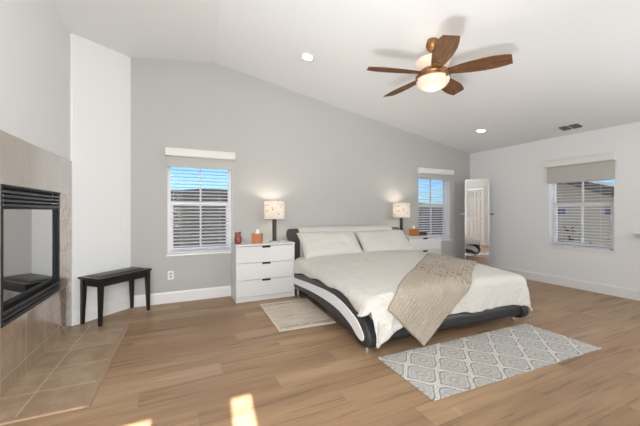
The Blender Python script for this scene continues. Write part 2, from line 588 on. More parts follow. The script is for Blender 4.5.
def tube(bm, pts, r, seg=10, cap=True):
    pts = [Vector(p) for p in pts]
    rings = []
    up = Vector((0, 0, 1))
    for i, p in enumerate(pts):
        d = (pts[min(i + 1, len(pts) - 1)] - pts[max(i - 1, 0)]).normalized()
        s = d.cross(up)
        if s.length < 1e-3:
            s = d.cross(Vector((1, 0, 0)))
        s.normalize()
        t = s.cross(d).normalized()
        rr = r[i] if isinstance(r, (list, tuple)) else r
        rings.append([bm.verts.new(p + rr * (cos(2 * pi * k / seg) * s + sin(2 * pi * k / seg) * t)) for k in range(seg)])
    for a, b in zip(rings[:-1], rings[1:]):
        for k in range(seg):
            j = (k + 1) % seg
            bm.faces.new((a[k], a[j], b[j], b[k]))
    if cap:
        bm.faces.new(rings[0][::-1])
        bm.faces.new(rings[-1])


def obj(name, bm, m, parent=None, smooth=False, bevel=0.0, seg=2, loc=None, rotz=None):
    bmesh.ops.recalc_face_normals(bm, faces=bm.faces[:])
    me = bpy.data.meshes.new(name)
    bm.to_mesh(me)
    bm.free()
    me.materials.append(m)
    o = bpy.data.objects.new(name, me)
    C.objects.link(o)
    if parent is not None:
        o.parent = parent
    if loc is not None:
        o.location = loc
    if rotz is not None:
        o.rotation_euler = (0, 0, rotz)
    if smooth:
        for p in me.polygons:
            p.use_smooth = True
    if bevel:
        md = o.modifiers.new('bevel', 'BEVEL')
        md.width = bevel
        md.segments = seg
        md.limit_method = 'ANGLE'
        md.angle_limit = radians(40)
        if not smooth:
            for p in me.polygons:
                p.use_smooth = True
            md.harden_normals = True
    return o


def boxes(*bs):
    bm = bmesh.new()
    for lo, hi in bs:
        box(bm, lo, hi)
    return bm


def tag(o, label, cat, group=None, kind=None):
    o['label'] = label
    o['category'] = cat
    if group:
        o['group'] = group
    if kind:
        o['kind'] = kind
    return o


def thing(name, label, cat, loc=(0, 0, 0), rotz=0.0, group=None):
    o = bpy.data.objects.new(name, None)
    C.objects.link(o)
    o.location = loc
    o.rotation_euler = (0, 0, rotz)
    return tag(o, label, cat, group)


def struct(name, bm, m, parent=None, label=None, cat=None, **k):
    o = obj(name, bm, m, parent, **k)
    if parent is None:
        o['kind'] = 'structure'
        o['label'] = label
        o['category'] = cat
    return o


def dup(root, loc, rotz, label, group=None):
    r = root.copy()
    C.objects.link(r)
    r.location = loc
    r.rotation_euler = (0, 0, rotz)
    r['label'] = label
    if group:
        r['group'] = group
    for ch in list(root.children):
        c = ch.copy()
        C.objects.link(c)
        c.parent = r
        for g in ch.children:
            d = g.copy()
            C.objects.link(d)
            d.parent = c
    return r


# ------------------------------------------------------------------ the room shell
XL, XR, YB = -0.97, 5.74, 4.57          # left wall, right wall, back wall (inner faces)
YR, YR2, XS = -0.9, -0.35, 0.40         # rear wall of the recess, rear wall on the right, step between them
CX0, CY0 = -0.472, 4.57                 # angled wall meets the back wall
AX0, AY0 = -0.937, 4.105                # angled wall meets the left wall
RIDGE_Z = 3.31


def ridge_x(y):
    return 0.52 - (YB - y) * 0.06


def ceil_z(x, y):
    r = ridge_x(y)
    if x < r:
        return 3.10 + (RIDGE_Z - 3.10) * (x + 0.97) / (r + 0.97)
    return RIDGE_Z + (2.44 - RIDGE_Z) * (x - r) / (XR - r)


struct('floor', boxes(((-1.34, -1.05, -0.1), (5.89, 4.72, 0.0))), M['floor'], label='light brown wood plank floor of the bedroom', cat='floor')

bm = bmesh.new()
rows = []
NY = 14
for k in range(NY + 1):
    y = -1.05 + (4.72 + 1.05) * k / NY
    rows.append([[bm.verts.new((x, y, ceil_z(x, y) + dz)) for x in (-1.36, ridge_x(y), 5.9)] for dz in (0, 0.14)])
for a, b in zip(rows[:-1], rows[1:]):
    for lv in (0, 1):
        for i in (0, 1):
            bm.faces.new((a[lv][i], a[lv][i + 1], b[lv][i + 1], b[lv][i]))
    for i in (0, 2):
        bm.faces.new((a[0][i], a[1][i], b[1][i], b[0][i]))
for r in (rows[0], rows[-1]):
    for i in (0, 1):
        bm.faces.new((r[0][i], r[0][i + 1], r[1][i + 1], r[1][i]))
struct('ceiling', bm, M['ceiling'], label='off-white vaulted ceiling with a ridge', cat='ceiling')

WIN = {1: (-0.055, 0.785), 3: (4.300, 5.145)}     # openings in the back wall (x)
W2 = (2.180, 3.035)                                # opening in the right wall (y)
ZS, ZH = 0.640, 1.985                              # sill and head

# back wall with two openings
bm = bmesh.new()
T = 0.15
xs = [-0.66, WIN[1][0], WIN[1][1], WIN[3][0], WIN[3][1], XR]
for i in (0, 2, 4):
    box(bm, (xs[i], YB, 0), (xs[i + 1], YB + T, ZH))
for i in (1, 3):
    box(bm, (xs[i], YB, 0), (xs[i + 1], YB + T, ZS))
prism(bm, [(-0.66, ZH), (XR, ZH), (XR, ceil_z(XR, YB) + .03), (ridge_x(YB), RIDGE_Z + .03), (-0.66, ceil_z(-0.66, YB) + .03)], 1, YB, YB + T)
struct('wall_back', bm, M['wall_grey'], label='grey painted accent wall behind the bed', cat='wall')

bm = bmesh.new()
box(bm, (XR, YR2 - .15, 0), (XR + T, W2[0], 2.46))
box(bm, (XR, W2[1], 0), (XR + T, YB + T, 2.46))
box(bm, (XR, W2[0], 0), (XR + T, W2[1], ZS))
box(bm, (XR, W2[0], ZH), (XR + T, W2[1], 2.46))
struct('wall_right', bm, M['wall_white'], label='white wall with one window at right', cat='wall')

bm = bmesh.new()
prism(bm, [(AX0, AY0), (CX0, CY0), (CX0, CY0 + T), (AX0 - 0.16, AY0 + 0.2), (AX0 - 0.16, AY0 - .012), (AX0 - .013, AY0 - .012)], 2, 0, 3.16)
struct('wall_angled', bm, M['wall_white'], label='narrow white angled wall behind the black bench', cat='wall')

FY0, FY1, FZ0, FZ1 = 2.700, 3.722, 0.460, 1.395    # fireplace insert opening
bm = bmesh.new()
box(bm, (XL - T, YR - .15, 0), (XL, FY0, 3.12))
box(bm, (XL - T, FY1, 0), (XL, 4.085, 3.12))
box(bm, (XL - T, FY0, 0), (XL, FY1, FZ0))
box(bm, (XL - T, FY0, FZ1), (XL, FY1, 3.12))
LEFT_PIVOT = Vector((-0.957, 4.085, 0))
LEFT_TURN = Matrix.Translation(LEFT_PIVOT) @ Matrix.Rotation(radians(-1.8), 4, 'Z') @ Matrix.Translation(-LEFT_PIVOT)
struct('wall_left', bm, M['wall_white'], label='white wall above the tiled fireplace', cat='wall').matrix_world = LEFT_TURN

# rear walls (behind the camera): recess with two narrow lites, and the wall with the hall door
L1, L2 = (-0.655, -0.465), (-0.025, 0.115)
bm = bmesh.new()
for x0, x1 in ((XL - .35, L1[0]), (L1[1], L2[0]), (L2[1], XS)):
    box(bm, (x0, YR - T, 0), (x1, YR, 3.25))
for x0, x1 in (L1, L2):
    box(bm, (x0, YR - T, 2.14), (x1, YR, 3.25))
    box(bm, (x0, YR - T, 0), (x1, YR, 0.25))
struct('wall_rear', bm, M['wall_white'], label='white wall of the recess behind the camera', cat='wall')
DX0, DX1 = 0.58, 1.38
bm = bmesh.new()
box(bm, (XS, YR2 - T, 0), (DX0, YR2, 3.2))
box(bm, (DX1, YR2 - T, 0), (XR, YR2, 3.2))
box(bm, (DX0, YR2 - T, 2.05), (DX1, YR2, 3.2))
box(bm, (XS, YR - T, 0), (XS + 0.12, YR2 - T, 3.2))
struct('wall_hall', bm, M['wall_white'], label='white wall with the panelled door, seen in the mirror', cat='wall')

# baseboards
BH, BT = 0.145, 0.016


def base_run(name, p0, p1, label):
    p0, p1 = Vector(p0), Vector(p1)
    d = (p1 - p0)
    L = d.length
    bm = bmesh.new()
    prism(bm, [(0, 0), (-BT, 0), (-BT, BH - .02), (-BT * .55, BH), (0, BH)], 0, 0, L)
    o = struct(name, bm, M['trim'], label=label, cat='baseboard')
    o.location = (*p0, 0)
    o.rotation_euler = (0, 0, math.atan2(d.y, d.x))


base_run('baseboard_back', (CX0 + .01, YB), (XR, YB), 'white baseboard along the grey back wall')
base_run('baseboard_right', (XR, YB), (XR, YR2), 'white baseboard along the right wall')
base_run('baseboard_angled', (AX0 + .01, AY0 + .01), (CX0, CY0), 'white baseboard behind the black bench')
base_run('baseboard_left', (XL, YR), (XL, 2.30), 'white baseboard of the left wall behind the camera')

# ------------------------------------------------------------------ windows, blinds, roller shades
# built in a local frame: x along the wall, y outwards through the wall, origin on the wall's inner face at floor level


def make_window(name, width, loc, rotz, label, depth=0.10):
    w = width
    fw = 0.042
    y0, y1 = depth, depth + 0.045
    bm = bmesh.new()
    box(bm, (0, y0, ZS), (fw, y1, ZH))
    box(bm, (w - fw, y0, ZS), (w, y1, ZH))
    box(bm, (fw, y0, ZS), (w - fw, y1, ZS + fw))
    box(bm, (fw, y0, ZH - fw), (w - fw, y1, ZH))
    o = struct(name, bm, M['frame'], label=label, cat='window', bevel=0.004)
    o.location = loc
    o.rotation_euler = (0, 0, rotz)
    # lower sash, proud of the frame, and the meeting rail
    bm = bmesh.new()
    zm0, zm1 = 1.290, 1.352
    s = 0.030
    ya = y0 - 0.018
    box(bm, (fw - .004, ya, zm0), (w - fw + .004, y0 + .02, zm1))
    box(bm, (fw - .004, ya, ZS + fw - .01), (fw + s, y0 + .02, zm0))
    box(bm, (w - fw - s, ya, ZS + fw - .01), (w - fw + .004, y0 + .02, zm0))
    box(bm, (fw + s, ya, ZS + fw - .01), (w - fw - s, y0 + .02, ZS + fw + s))
    box(bm, (w / 2 - .011, ya + .004, ZS + fw + s), (w / 2 + .011, y0 + .016, zm0))
    obj('lower_sash', bm, M['frame'], o, bevel=0.003)
    bm = bmesh.new()
    box(bm, (w / 2 - .011, y0 + .006, zm1), (w / 2 + .011, y0 + .022, ZH - fw))
    obj('muntin', bm, M['frame'], o)
    obj('pane', boxes(((fw, y0 + .028, ZS + fw), (w - fw, y0 + .032, ZH - fw))), M['pane'], o)
    # reveal lining and stool
    bm = bmesh.new()
    box(bm, (-.001, 0.001, ZS), (.004, y0, ZH))
    box(bm, (w - .004, 0.001, ZS), (w + .001, y0, ZH))
    box(bm, (0, 0.001, ZH - .004), (w, y0, ZH + .001))
    obj('reveal', bm, M['frame'], o)
    bm = bmesh.new()
    box(bm, (-.012, -.016, ZS - .022), (w + .012, y0 + .01, ZS + .004))
    obj('window_sill', bm, M['frame'], o, bevel=0.004)
    return o


def make_blind(width, loc, rotz, label, group, tilt=21):
    w = width
    t = thing('venetian_blind', label, 'blind', loc, rotz, group)
    a = radians(tilt)
    bm = bmesh.new()
    z = ZS + 0.05
    yc = 0.052
    hd = 0.020
    while z < 1.93:
        vs = box(bm, (0.046, -hd, -.0014), (w - 0.046, hd, .0014))
        bmesh.ops.transform(bm, matrix=Matrix.Translation((0, yc, z)) @ Matrix.Rotation(a, 4, 'X'), verts=vs)
        z += 0.0472
    obj('slats', bm, M['slat'], t)
    bm = bmesh.new()
    for x in (w * .2, w * .8):
        tube(bm, [(x, yc - .022, ZS + .03), (x, yc - .022, 1.94)], 0.0012, 6)
    obj('ladder_cord', bm, M['slat'], t)
    obj('bottom_rail', boxes(((.046, yc - .02, ZS + .008), (w - .046, yc + .02, ZS + .026))), M['slat'], t, bevel=.003)
    obj('head_rail', boxes(((.03, yc - .024, 1.94), (w - .03, yc + .024, 1.975))), M['slat'], t)
    return t


def make_roller(width, loc, rotz, zb, label, group, ears=0):
    w = width
    t = thing('roller_shade', label, 'roller shade', loc, rotz, group)
    bm = bmesh.new()
    prism(bm, [(0, 1.945), (-.070, 1.945), (-.082, 1.957), (-.082, 2.035), (-.076, 2.052), (-.06, 2.057), (0, 2.057)], 0, -.025, w + .030)
    obj('valance', bm, M['valance'], t, bevel=.003)
    obj('shade_cloth', boxes(((-.012, -.030, zb + .012), (w + .018, -.027, 1.95))), M['shade_fabric'], t)
    obj('hem_bar', boxes(((-.012, -.034, zb), (w + .018, -.023, zb + .014))), M['shade_fabric'], t, bevel=.003)
    if ears:
        bm = bmesh.new()
        box(bm, (-.034, -.075, 1.938), (-.025, -.02, 1.975))
        obj('end_bracket', bm, M['valance'], t, bevel=.003)
    return t


GB, GR = 'white slatted blinds in the windows', 'roller shades over the windows'
x0, x1 = WIN[1]
make_window('window_1', x1 - x0, (x0, YB, 0), 0, 'white framed window on the grey wall left of the dresser')
make_blind(x1 - x0, (x0, YB, 0), 0, 'white slatted blind in the window left of the dresser', GB)
make_roller(x1 - x0, (x0, YB, 0), 0, 1.806, 'part-lowered roller shade above the window left of the dresser', GR)
x0, x1 = WIN[3]
make_window('window_3', x1 - x0, (x0, YB, 0), 0, 'white framed window on the grey wall between nightstand and mirror')
make_blind(x1 - x0, (x0, YB, 0), 0, 'white slatted blind in the window beside the standing mirror', GB)
make_roller(x1 - x0, (x0, YB, 0), 0, 1.838, 'barely lowered roller shade over the window beside the mirror', GR, 1)
# right wall: local x runs from far (y large) to near, y outwards (+x world)
make_window('window_2', W2[1] - W2[0], (XR, W2[1], 0), -pi / 2, 'white framed window on the white right wall')
make_blind(W2[1] - W2[0], (XR, W2[1], 0), -pi / 2, 'white slatted blind in the window on the right wall', GB, 12)
make_roller(W2[1] - W2[0], (XR, W2[1], 0), -pi / 2, 1.678, 'most lowered roller shade, over the window on the right wall', GR, 1)

# narrow lites in the recess behind the camera (they let the sun patches onto the floor)
for k, (x0, x1) in ((4, L1), (5, L2)):
    bm = boxes(((x0, YR - .08, .25), (x1, YR - .075, 2.14)))
    struct('window_%d' % k, bm, M['pane'], label='narrow glass lite in the wall behind the camera, %s' % ('nearer the fireplace' if k == 4 else 'nearer the hall door'), cat='window')

# ------------------------------------------------------------------ panelled door in the hall wall (seen in the mirror)
bm = bmesh.new()
dw, dh = 0.76, 2.03
box(bm, (0, 0, .012), (dw, .018, dh))
stile, rails = .11, [(.012, .22), (.88, 1.0), (1.62, 1.72), (1.93, dh)]
for z0, z1 in rails:
    box(bm, (0, .018, z0), (dw, .036, z1))
for (za, zb_) in zip([r[1] for r in rails[:-1]], [r[0] for r in rails[1:]]):
    for x0, x1 in ((0, stile), (dw / 2 - .05, dw / 2 + .05), (dw - stile, dw)):
        box(bm, (x0, .018, za), (x1, .036, zb_))
for (za, _), (zb_, __) in zip([(r[1], 0) for r in rails[:-1]], [(r[0], 0) for r in rails[1:]]):
    for x0, x1 in ((stile, dw / 2 - .05), (dw / 2 + .05, dw - stile)):
        box(bm, (x0 + .03, .018, za + .03), (x1 - .03, .036, zb_ - .03))
d = struct('door_1', bm, M['trim'], label='white six panel door reflected in the standing mirror', cat='door')
d.location = (DX0 + .02, YR2 - .06, 0)
bm = bmesh.new()
lathe(bm, [(.005, 0), (.02, .01), (.028, .03), (.02, .05), (.004, .056)], 16)
bmesh.ops.transform(bm, matrix=Matrix.Translation((dw - .07, .036, .95)) @ Matrix.Rotation(-pi / 2, 4, 'X'), verts=bm.verts[:])
obj('door_knob', bm, M['silver'], d, smooth=True)
bm = bmesh.new()
box(bm, (DX0 - .07, YR2 - .001, 0), (DX0 + .01, YR2 + .018, 2.12))
box(bm, (DX1 - .01, YR2 - .001, 0), (DX1 + .07, YR2 + .018, 2.12))
box(bm, (DX0 + .01, YR2 - .001, 2.04), (DX1 - .01, YR2 + .018, 2.12))
struct('trim_1', bm, M['trim'], label='white door casing reflected in the mirror', cat='trim', bevel=.003)

# ------------------------------------------------------------------ fireplace
SY0 = 2.30
fp = thing('fireplace', 'tile surround fireplace with black louvred glass insert on the left wall', 'fireplace', (0, 0, 0))
fp.matrix_world = LEFT_TURN
bm = bmesh.new()
XT = -0.957
SY1 = 4.083
box(bm, (XL, SY0, 0), (XT, FY0, FZ1))
box(bm, (XL, FY1, 0), (XT, SY1, FZ1))
box(bm, (XL, FY0, 0), (XT, FY1, FZ0))
obj('tile_surround', bm, M['wall_tile'], fp)
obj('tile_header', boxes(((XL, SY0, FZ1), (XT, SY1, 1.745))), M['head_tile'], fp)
xf0, xf1 = XT - .014, XT + .006
bm = bmesh.new()
box(bm, (xf0 - .02, FY0, FZ0), (xf1, FY0 + .020, FZ1))
box(bm, (xf0 - .02, FY1 - .045, FZ0), (xf1, FY1, FZ1))
box(bm, (xf0 - .02, FY0, FZ1 - .018), (xf1 + .006, FY1, FZ1))
box(bm, (xf0 - .02, FY0, FZ0), (xf1, FY1, FZ0 + .014))
box(bm, (xf0 - .02, FY0 + .020, 1.232), (xf1 - .008, FY1 - .045, 1.252))
box(bm, (xf0 - .02, FY0 + .020, .584), (xf1 - .008, FY1 - .045, .606))
box(bm, (xf0 - .02, FY0 + .020, .606), (xf1 - .012, FY0 + .036, 1.232))
box(bm, (xf0 - .02, FY1 - .063, .606), (xf1 - .012, FY1 - .045, 1.232))
obj('insert_frame', bm, M['metal_black'], fp, bevel=.002)


def louver(zc, h):
    bm = bmesh.new()
    prism(bm, [(0, 0), (.014, -.006), (.016, .0), (.016, h * .55), (.002, h)], 1, FY0 + .003, FY1 - .003)
    bmesh.ops.transform(bm, matrix=Matrix.Translation((xf0 + .012, 0, zc)), verts=bm.verts[:])
    obj('louver', bm, M['louver'], fp)


for k in range(4):
    louver(1.257 + k * .0300, .014)
for k in range(3):
    louver(.482 + k * .0300, .014)
obj('louver_backing', boxes(((xf0 - .03, FY0 + .04, 1.25), (xf0 - .022, FY1 - .04, FZ1))), M['metal_black'], fp)
obj('louver_backing', boxes(((xf0 - .03, FY0 + .04, FZ0), (xf0 - .022, FY1 - .04, .6))), M['metal_black'], fp)
obj('glass_pane', boxes(((xf0 - .006, FY0 + .03, .60), (xf0 - .002, FY1 - .06, 1.236))), M['fire_glass'], fp)
bm = bmesh.new()
D = 0.40
xb = xf0 - .03
ya, yb_ = FY0 + .03, FY1 - .03
ia, ib = FY0 + .22, FY1 - .22
prism(bm, [(xb, ya - .02), (xb, ya), (xb - D, ia), (xb - D, ib), (xb, yb_), (xb, yb_ + .02), (xb - D - .02, ib + .02), (xb - D - .02, ia - .02)], 2, .60, 1.25)
obj('firebox', bm, M['firebox'], fp)
obj('firebox_floor', boxes(((xb - D, ya, .585), (xb, yb_, .604))), M['grate'], fp)
obj('firebox_roof', boxes(((xb - D, ya, 1.246), (xb, yb_, 1.26))), M['firebox'], fp)
bm = bmesh.new()
for k in range(9):
    y = FY0 + .26 + k * .072
    box(bm, (xb - .33, y, .625), (xb - .06, y + .012, .64))
box(bm, (xb - .08, FY0 + .24, .61), (xb - .065, FY1 - .24, .665))
obj('grate', bm, M['grate'], fp)


def log_part(p0, p1, r, seed):
    bm = bmesh.new()
    p0, p1 = Vector(p0), Vector(p1)
    pts, rr = [], []
    for k in range(13):
        t = k / 12
        p = p0.lerp(p1, t) + Vector((noise.noise((t * 3, seed, 0)) * .02, 0, noise.noise((t * 3, seed, 5)) * .018))
        pts.append(p)
        e = min(t, 1 - t) * 12
        rr.append(r * (0.86 + 0.14 * min(1, e)) * (1 + .14 * noise.noise((t * 6, seed, 9))))
    tube(bm, pts, rr, 14)
    for v in bm.verts:
        v.co += Vector((noise.noise(v.co * 22), noise.noise(v.co * 22 + Vector((9, 9, 9))), noise.noise(v.co * 22 + Vector((3, 1, 7))))) * .008
    obj('log', bm, M['log'], fp, smooth=True)


log_part((xb - .24, FY0 + .24, .74), (xb - .22, FY1 - .26, .75), .070, 1)
log_part((xb - .09, FY0 + .24, .71), (xb - .10, FY1 - .32, .72), .062, 2)
log_part((xb - .10, FY0 + .22, .835), (xb - .22, FY1 - .42, .86), .058, 3)

# hearth: flush stone tiles with a wood transition strip
h = thing('tile_hearth', 'flush tan stone tile hearth on the floor before the fireplace', 'hearth', (0, 0, 0))
h.matrix_world = LEFT_TURN
HX, HY0, HY1 = -0.404, 2.37, 4.03
obj('hearth_tiles', boxes(((XT, HY0 + .04, 0.001), (HX - .035, HY1, 0.008))), M['hearth_tile'], h)
bm = bmesh.new()
prism(bm, [(HX - .037, 0.001), (HX, 0.001), (HX - .004, .010), (HX - .012, .013), (HX - .037, .011)], 1, HY0, HY1)
vs = prism(bm, [(HY0, 0.001), (HY0 + .040, 0.001), (HY0 + .040, .011), (HY0 + .015, .013), (HY0 + .004, .010)], 0, XT, HX - .037)
obj('edge_strip', bm, M['strip'], h)

# ------------------------------------------------------------------ wall plates
wd = Vector((CX0 - AX0, CY0 - AY0, 0)).normalized()
ang = math.atan2(wd.y, wd.x)


def plate(name, label, cat, loc, rotz, rocker):
    t = thing(name, label, cat, loc, rotz)
    obj('cover_plate', boxes(((-.036, -.006, -.058), (.036, 0, .058))), M['plate'], t, bevel=.003)
    if rocker:
        obj('rocker', boxes(((-.016, -.011, -.033), (.016, -.004, .033))), M['plate'], t, bevel=.003)
    else:
        for z in (-.021, .021):
            s = obj('socket', boxes(((-.016, -.008, z - .014), (.016, -.004, z + .014))), M['slot_grey'], t, bevel=.003)
    return t


# pixel (120.5,223) falls on the angled wall here
plate('light_switch', 'white light switch plate on the angled wall above the bench', 'light switch', (-0.545, 4.497, 1.075), ang, True)
plate('wall_outlet', 'white electrical outlet low on the grey wall below the window', 'outlet', (-0.015, YB, 0.365), 0, False)

# ------------------------------------------------------------------ bench
bn = thing('bench', 'small black wooden bench with a padded top beside the fireplace', 'bench', (-0.568, 4.236, 0), ang)
L2_, W2_ = 0.285, 0.130
for sx_ in (-1, 1):
    for sy_ in (-1, 1):
        bm = bmesh.new()
        cx, cy = sx_ * L2_, sy_ * W2_
        top = box(bm, (cx - .024, cy - .024, 0), (cx + .024, cy + .024, .485))
        for v in top:
            if v.co.z < .1:
                v.co.x = cx + sx_ * .010 + (v.co.x - cx) * .62
                v.co.y = cy + sy_ * .006 + (v.co.y - cy) * .62
        obj('leg', bm, M['black_wood'], bn, bevel=.003)
bm = bmesh.new()
for sy_ in (-1, 1):
    box(bm, (-L2_ + .024, sy_ * W2_ - .011, .415), (L2_ - .024, sy_ * W2_ + .011, .49))
for sx_ in (-1, 1):
    box(bm, (sx_ * L2_ - .011, -W2_ + .024, .415), (sx_ * L2_ + .011, W2_ - .024, .49))
obj('apron', bm, M['black_wood'], bn)
obj('seat_board', boxes(((-.328, -.168, .486), (.328, .168, .510))), M['black_wood'], bn, bevel=.010, seg=3)
bm = bmesh.new()
nx, ny = 24, 12
gv = [[bm.verts.new(((i / nx - .5) * .59, (j / ny - .5) * .235,
                     .510 + .020 * (max(0, 1 - abs(2 * i / nx - 1) ** 6) * max(0, 1 - abs(2 * j / ny - 1) ** 3)) ** .5)) for j in range(ny + 1)] for i in range(nx + 1)]
for i in range(nx):
    for j in range(ny):
        bm.faces.new((gv[i][j], gv[i + 1][j], gv[i + 1][j + 1], gv[i][j + 1]))
obj('seat_pad', bm, M['black_vinyl'], bn, smooth=True)


# ------------------------------------------------------------------ three drawer chests
def chest(width, loc, label, group):
    w, dp, hgt = width, 0.395, 0.770
    t = thing('chest_of_drawers', label, 'chest of drawers', loc, 0, group)
    bm = bmesh.new()
    box(bm, (-w / 2, -dp / 2 + .002, 0), (-w / 2 + .018, dp / 2, hgt - .022))
    box(bm, (w / 2 - .018, -dp / 2 + .002, 0), (w / 2, dp / 2, hgt - .022))
    box(bm, (-w / 2 + .018, dp / 2 - .01, .02), (w / 2 - .018, dp / 2, hgt - .022))
    box(bm, (-w / 2 + .018, -dp / 2 + .030, .03), (w / 2 - .018, dp / 2 - .01, hgt - .04))
    obj('body', bm, M['cabinet'], t, bevel=.0015)
    obj('top_panel', boxes(((-w / 2 - .004, -dp / 2 - .006, hgt - .022), (w / 2 + .004, dp / 2, hgt))), M['cabinet'], t, bevel=.003)
    obj('plinth', boxes(((-w / 2 + .018, -dp / 2 + .006, 0), (w / 2 - .018, -dp / 2 + .024, .058))), M['cabinet'], t)
    zz = [.063, .290, .519, .744]
    for z0, z1 in zip(zz[:-1], zz[1:]):
        bm = bmesh.new()
        a, b = -w / 2 + .004, w / 2 - .004
        y0, y1 = -dp / 2 - .002, -dp / 2 + .018
        za, zb = z0 + .002, z1 - .003
        nw, nh = .060, .026
        prism(bm, [(a, za), (b, za), (b, zb), (nw, zb), (nw, zb - nh), (-nw, zb - nh), (-nw, zb), (a, zb)], 1, y0, y1)
        d_ = obj('drawer', bm, M['cabinet'], t, bevel=.0012, seg=1)
        hd = obj('finger_slot', boxes(((-nw, y1 - .008, zb - nh), (nw, y1 + .002, zb))), M['slot'], d_)
        hd['label'] = 'dark cut-out grip'
    return t


GC = 'white three drawer chests beside the bed'
chest(0.826, (1.175, YB - .018 - .395 / 2, 0), 'white three drawer chest left of the bed, below the left lamp', GC)
chest(0.760, (4.080, YB - .018 - .395 / 2, 0), 'white three drawer chest right of the bed, partly behind it', GC)
TOPZ = 0.770


# ------------------------------------------------------------------ table lamps
def table_lamp(loc, label):
    t = thing('table_lamp', label, 'lamp', loc, 0.2, 'drum shade lamps on the chests')
    obj('base', boxes(((-.075, -.055, 0), (.075, .055, .016))), M['lamp_base'], t, bevel=.003)
    obj('stem', boxes(((-.026, -.018, .016), (.026, .018, .345))), M['lamp_stem'], t, bevel=.004)
    bm = bmesh.new()
    lathe(bm, [(.150, .335), (.150, .595), (.1465, .595), (.1465, .335), (.150, .335)], 48)
    obj('lamp_shade', bm, M['lamp_shade'], t, smooth=False)
    bm = bmesh.new()
    lathe(bm, [(.004, .40), (.014, .41), (.028, .45), (.024, .485), (.004, .50)], 14)
    obj('bulb', bm, M['fanned_bulb'], t, smooth=True)
    bm = bmesh.new()
    for k in range(3):
        a = 2 * pi * k / 3
        tube(bm, [(0, 0, .395), (.147 * cos(a), .147 * sin(a), .585)], .0016, 6)
    tube(bm, [(0, 0, .34), (0, 0, .405)], .010, 10)
    obj('harp', bm, M['lamp_stem'], t)
    l_ = lamp('lamp_light', 'POINT', (0, 0, .49), 6.0, (1.0, .86, .70), radius=.03)
    l_.parent = t
    return t


table_lamp((1.352, 4.362, TOPZ), 'lit drum shade lamp with dark stem on the left chest')
table_lamp((3.705, 4.362, TOPZ), 'lit drum shade lamp with dark stem on the right chest')


def tissue_box(loc, rz, label):
    t = thing('tissue_box', label, 'tissue box', loc, rz, 'square wooden tissue boxes on the chests')
    a = .066
    bm = bmesh.new()
    box(bm, (-a, -a, 0), (a, a, .120))
    box(bm, (-a - .004, -a - .004, .112), (a + .004, a + .004, .132))
    obj('box', bm, M['wood_box'], t, bevel=.003)
    bm = bmesh.new()
    seg = 20
    rings = []
    for z, r in ((.128, .030), (.150, .024), (.172, .020), (.190, .010), (.196, .001)):
        rings.append([bm.verts.new((r * (1 + .35 * sin(3 * 2 * pi * k / seg + z * 40)) * cos(2 * pi * k / seg), r * .5 * (1 + .35 * cos(2 * 2 * pi * k / seg)) * sin(2 * pi * k / seg), z + .004 * sin(4 * 2 * pi * k / seg))) for k in range(seg)])
    for p, q in zip(rings[:-1], rings[1:]):
        for k in range(seg):
            bm.faces.new((p[k], p[(k + 1) % seg], q[(k + 1) % seg], q[k]))
    obj('tissue', bm, M['tissue'], t, smooth=True)
    return t


tissue_box((1.080, 4.300, TOPZ), radians(-24), 'orange wooden tissue box left of the lamp on the left chest')
tissue_box((3.945, 4.300, TOPZ), radians(12), 'orange wooden tissue box right of the lamp on the right chest')
t = thing('jar', 'small mottled red rounded jar at the left end of the left chest', 'jar', (0.818, 4.32, TOPZ), .3)
bm = bmesh.new()
lathe(bm, [(.0, 0), (.040, 0), (.047, .012), (.050, .045), (.048, .08), (.041, .105), (.036, .118), (.038, .135), (.043, .158), (.039, .156), (.034, .14), (.030, .12), (.0, .11)], 28)
for v in bm.verts:
    if v.co.z > .13:
        a = math.atan2(v.co.y, v.co.x)
        v.co.z += .008 * cos(2 * a)
obj('vessel', bm, M['red_glass'], t, smooth=True)
t = thing('tray', 'low dark brown tray behind the tissue box on the right chest', 'tray', (4.155, 4.36, TOPZ), 0)
obj('tray_base', boxes(((-.10, -.06, 0), (.10, .06, .008))), M['dark_tray'], t)
bm = bmesh.new()
for lo, hi in (((-.10, -.06, .008), (.10, -.053, .05)), ((-.10, .053, .008), (.10, .06, .05)), ((-.10, -.053, .008), (-.093, .053, .05)), ((.093, -.053, .008), (.10, .053, .05))):
    box(bm, lo, hi)
obj('rim', bm, M['dark_tray'], t)

# ------------------------------------------------------------------ bed
BR = radians(-3.0)
BO = Vector((2.615, 4.448, 0))
bed = thing('bed', 'wide curved black leather bed with white side panels', 'bed', BO, BR)


def smooth_closed(pts, sub=4):
    """Catmull-Rom through a closed outline"""
    out = []
    k = len(pts)
    for i in range(k):
        p0, p1, p2, p3 = (Vector(pts[(i + j) % k]) for j in (-1, 0, 1, 2))
        for s in range(sub):
            t = s / sub
            out.append(tuple(0.5 * ((2 * p1) + (-p0 + p2) * t + (2 * p0 - 5 * p1 + 4 * p2 - p3) * t * t + (-p0 + 3 * p1 - 3 * p2 + p3) * t ** 3)))
    return out


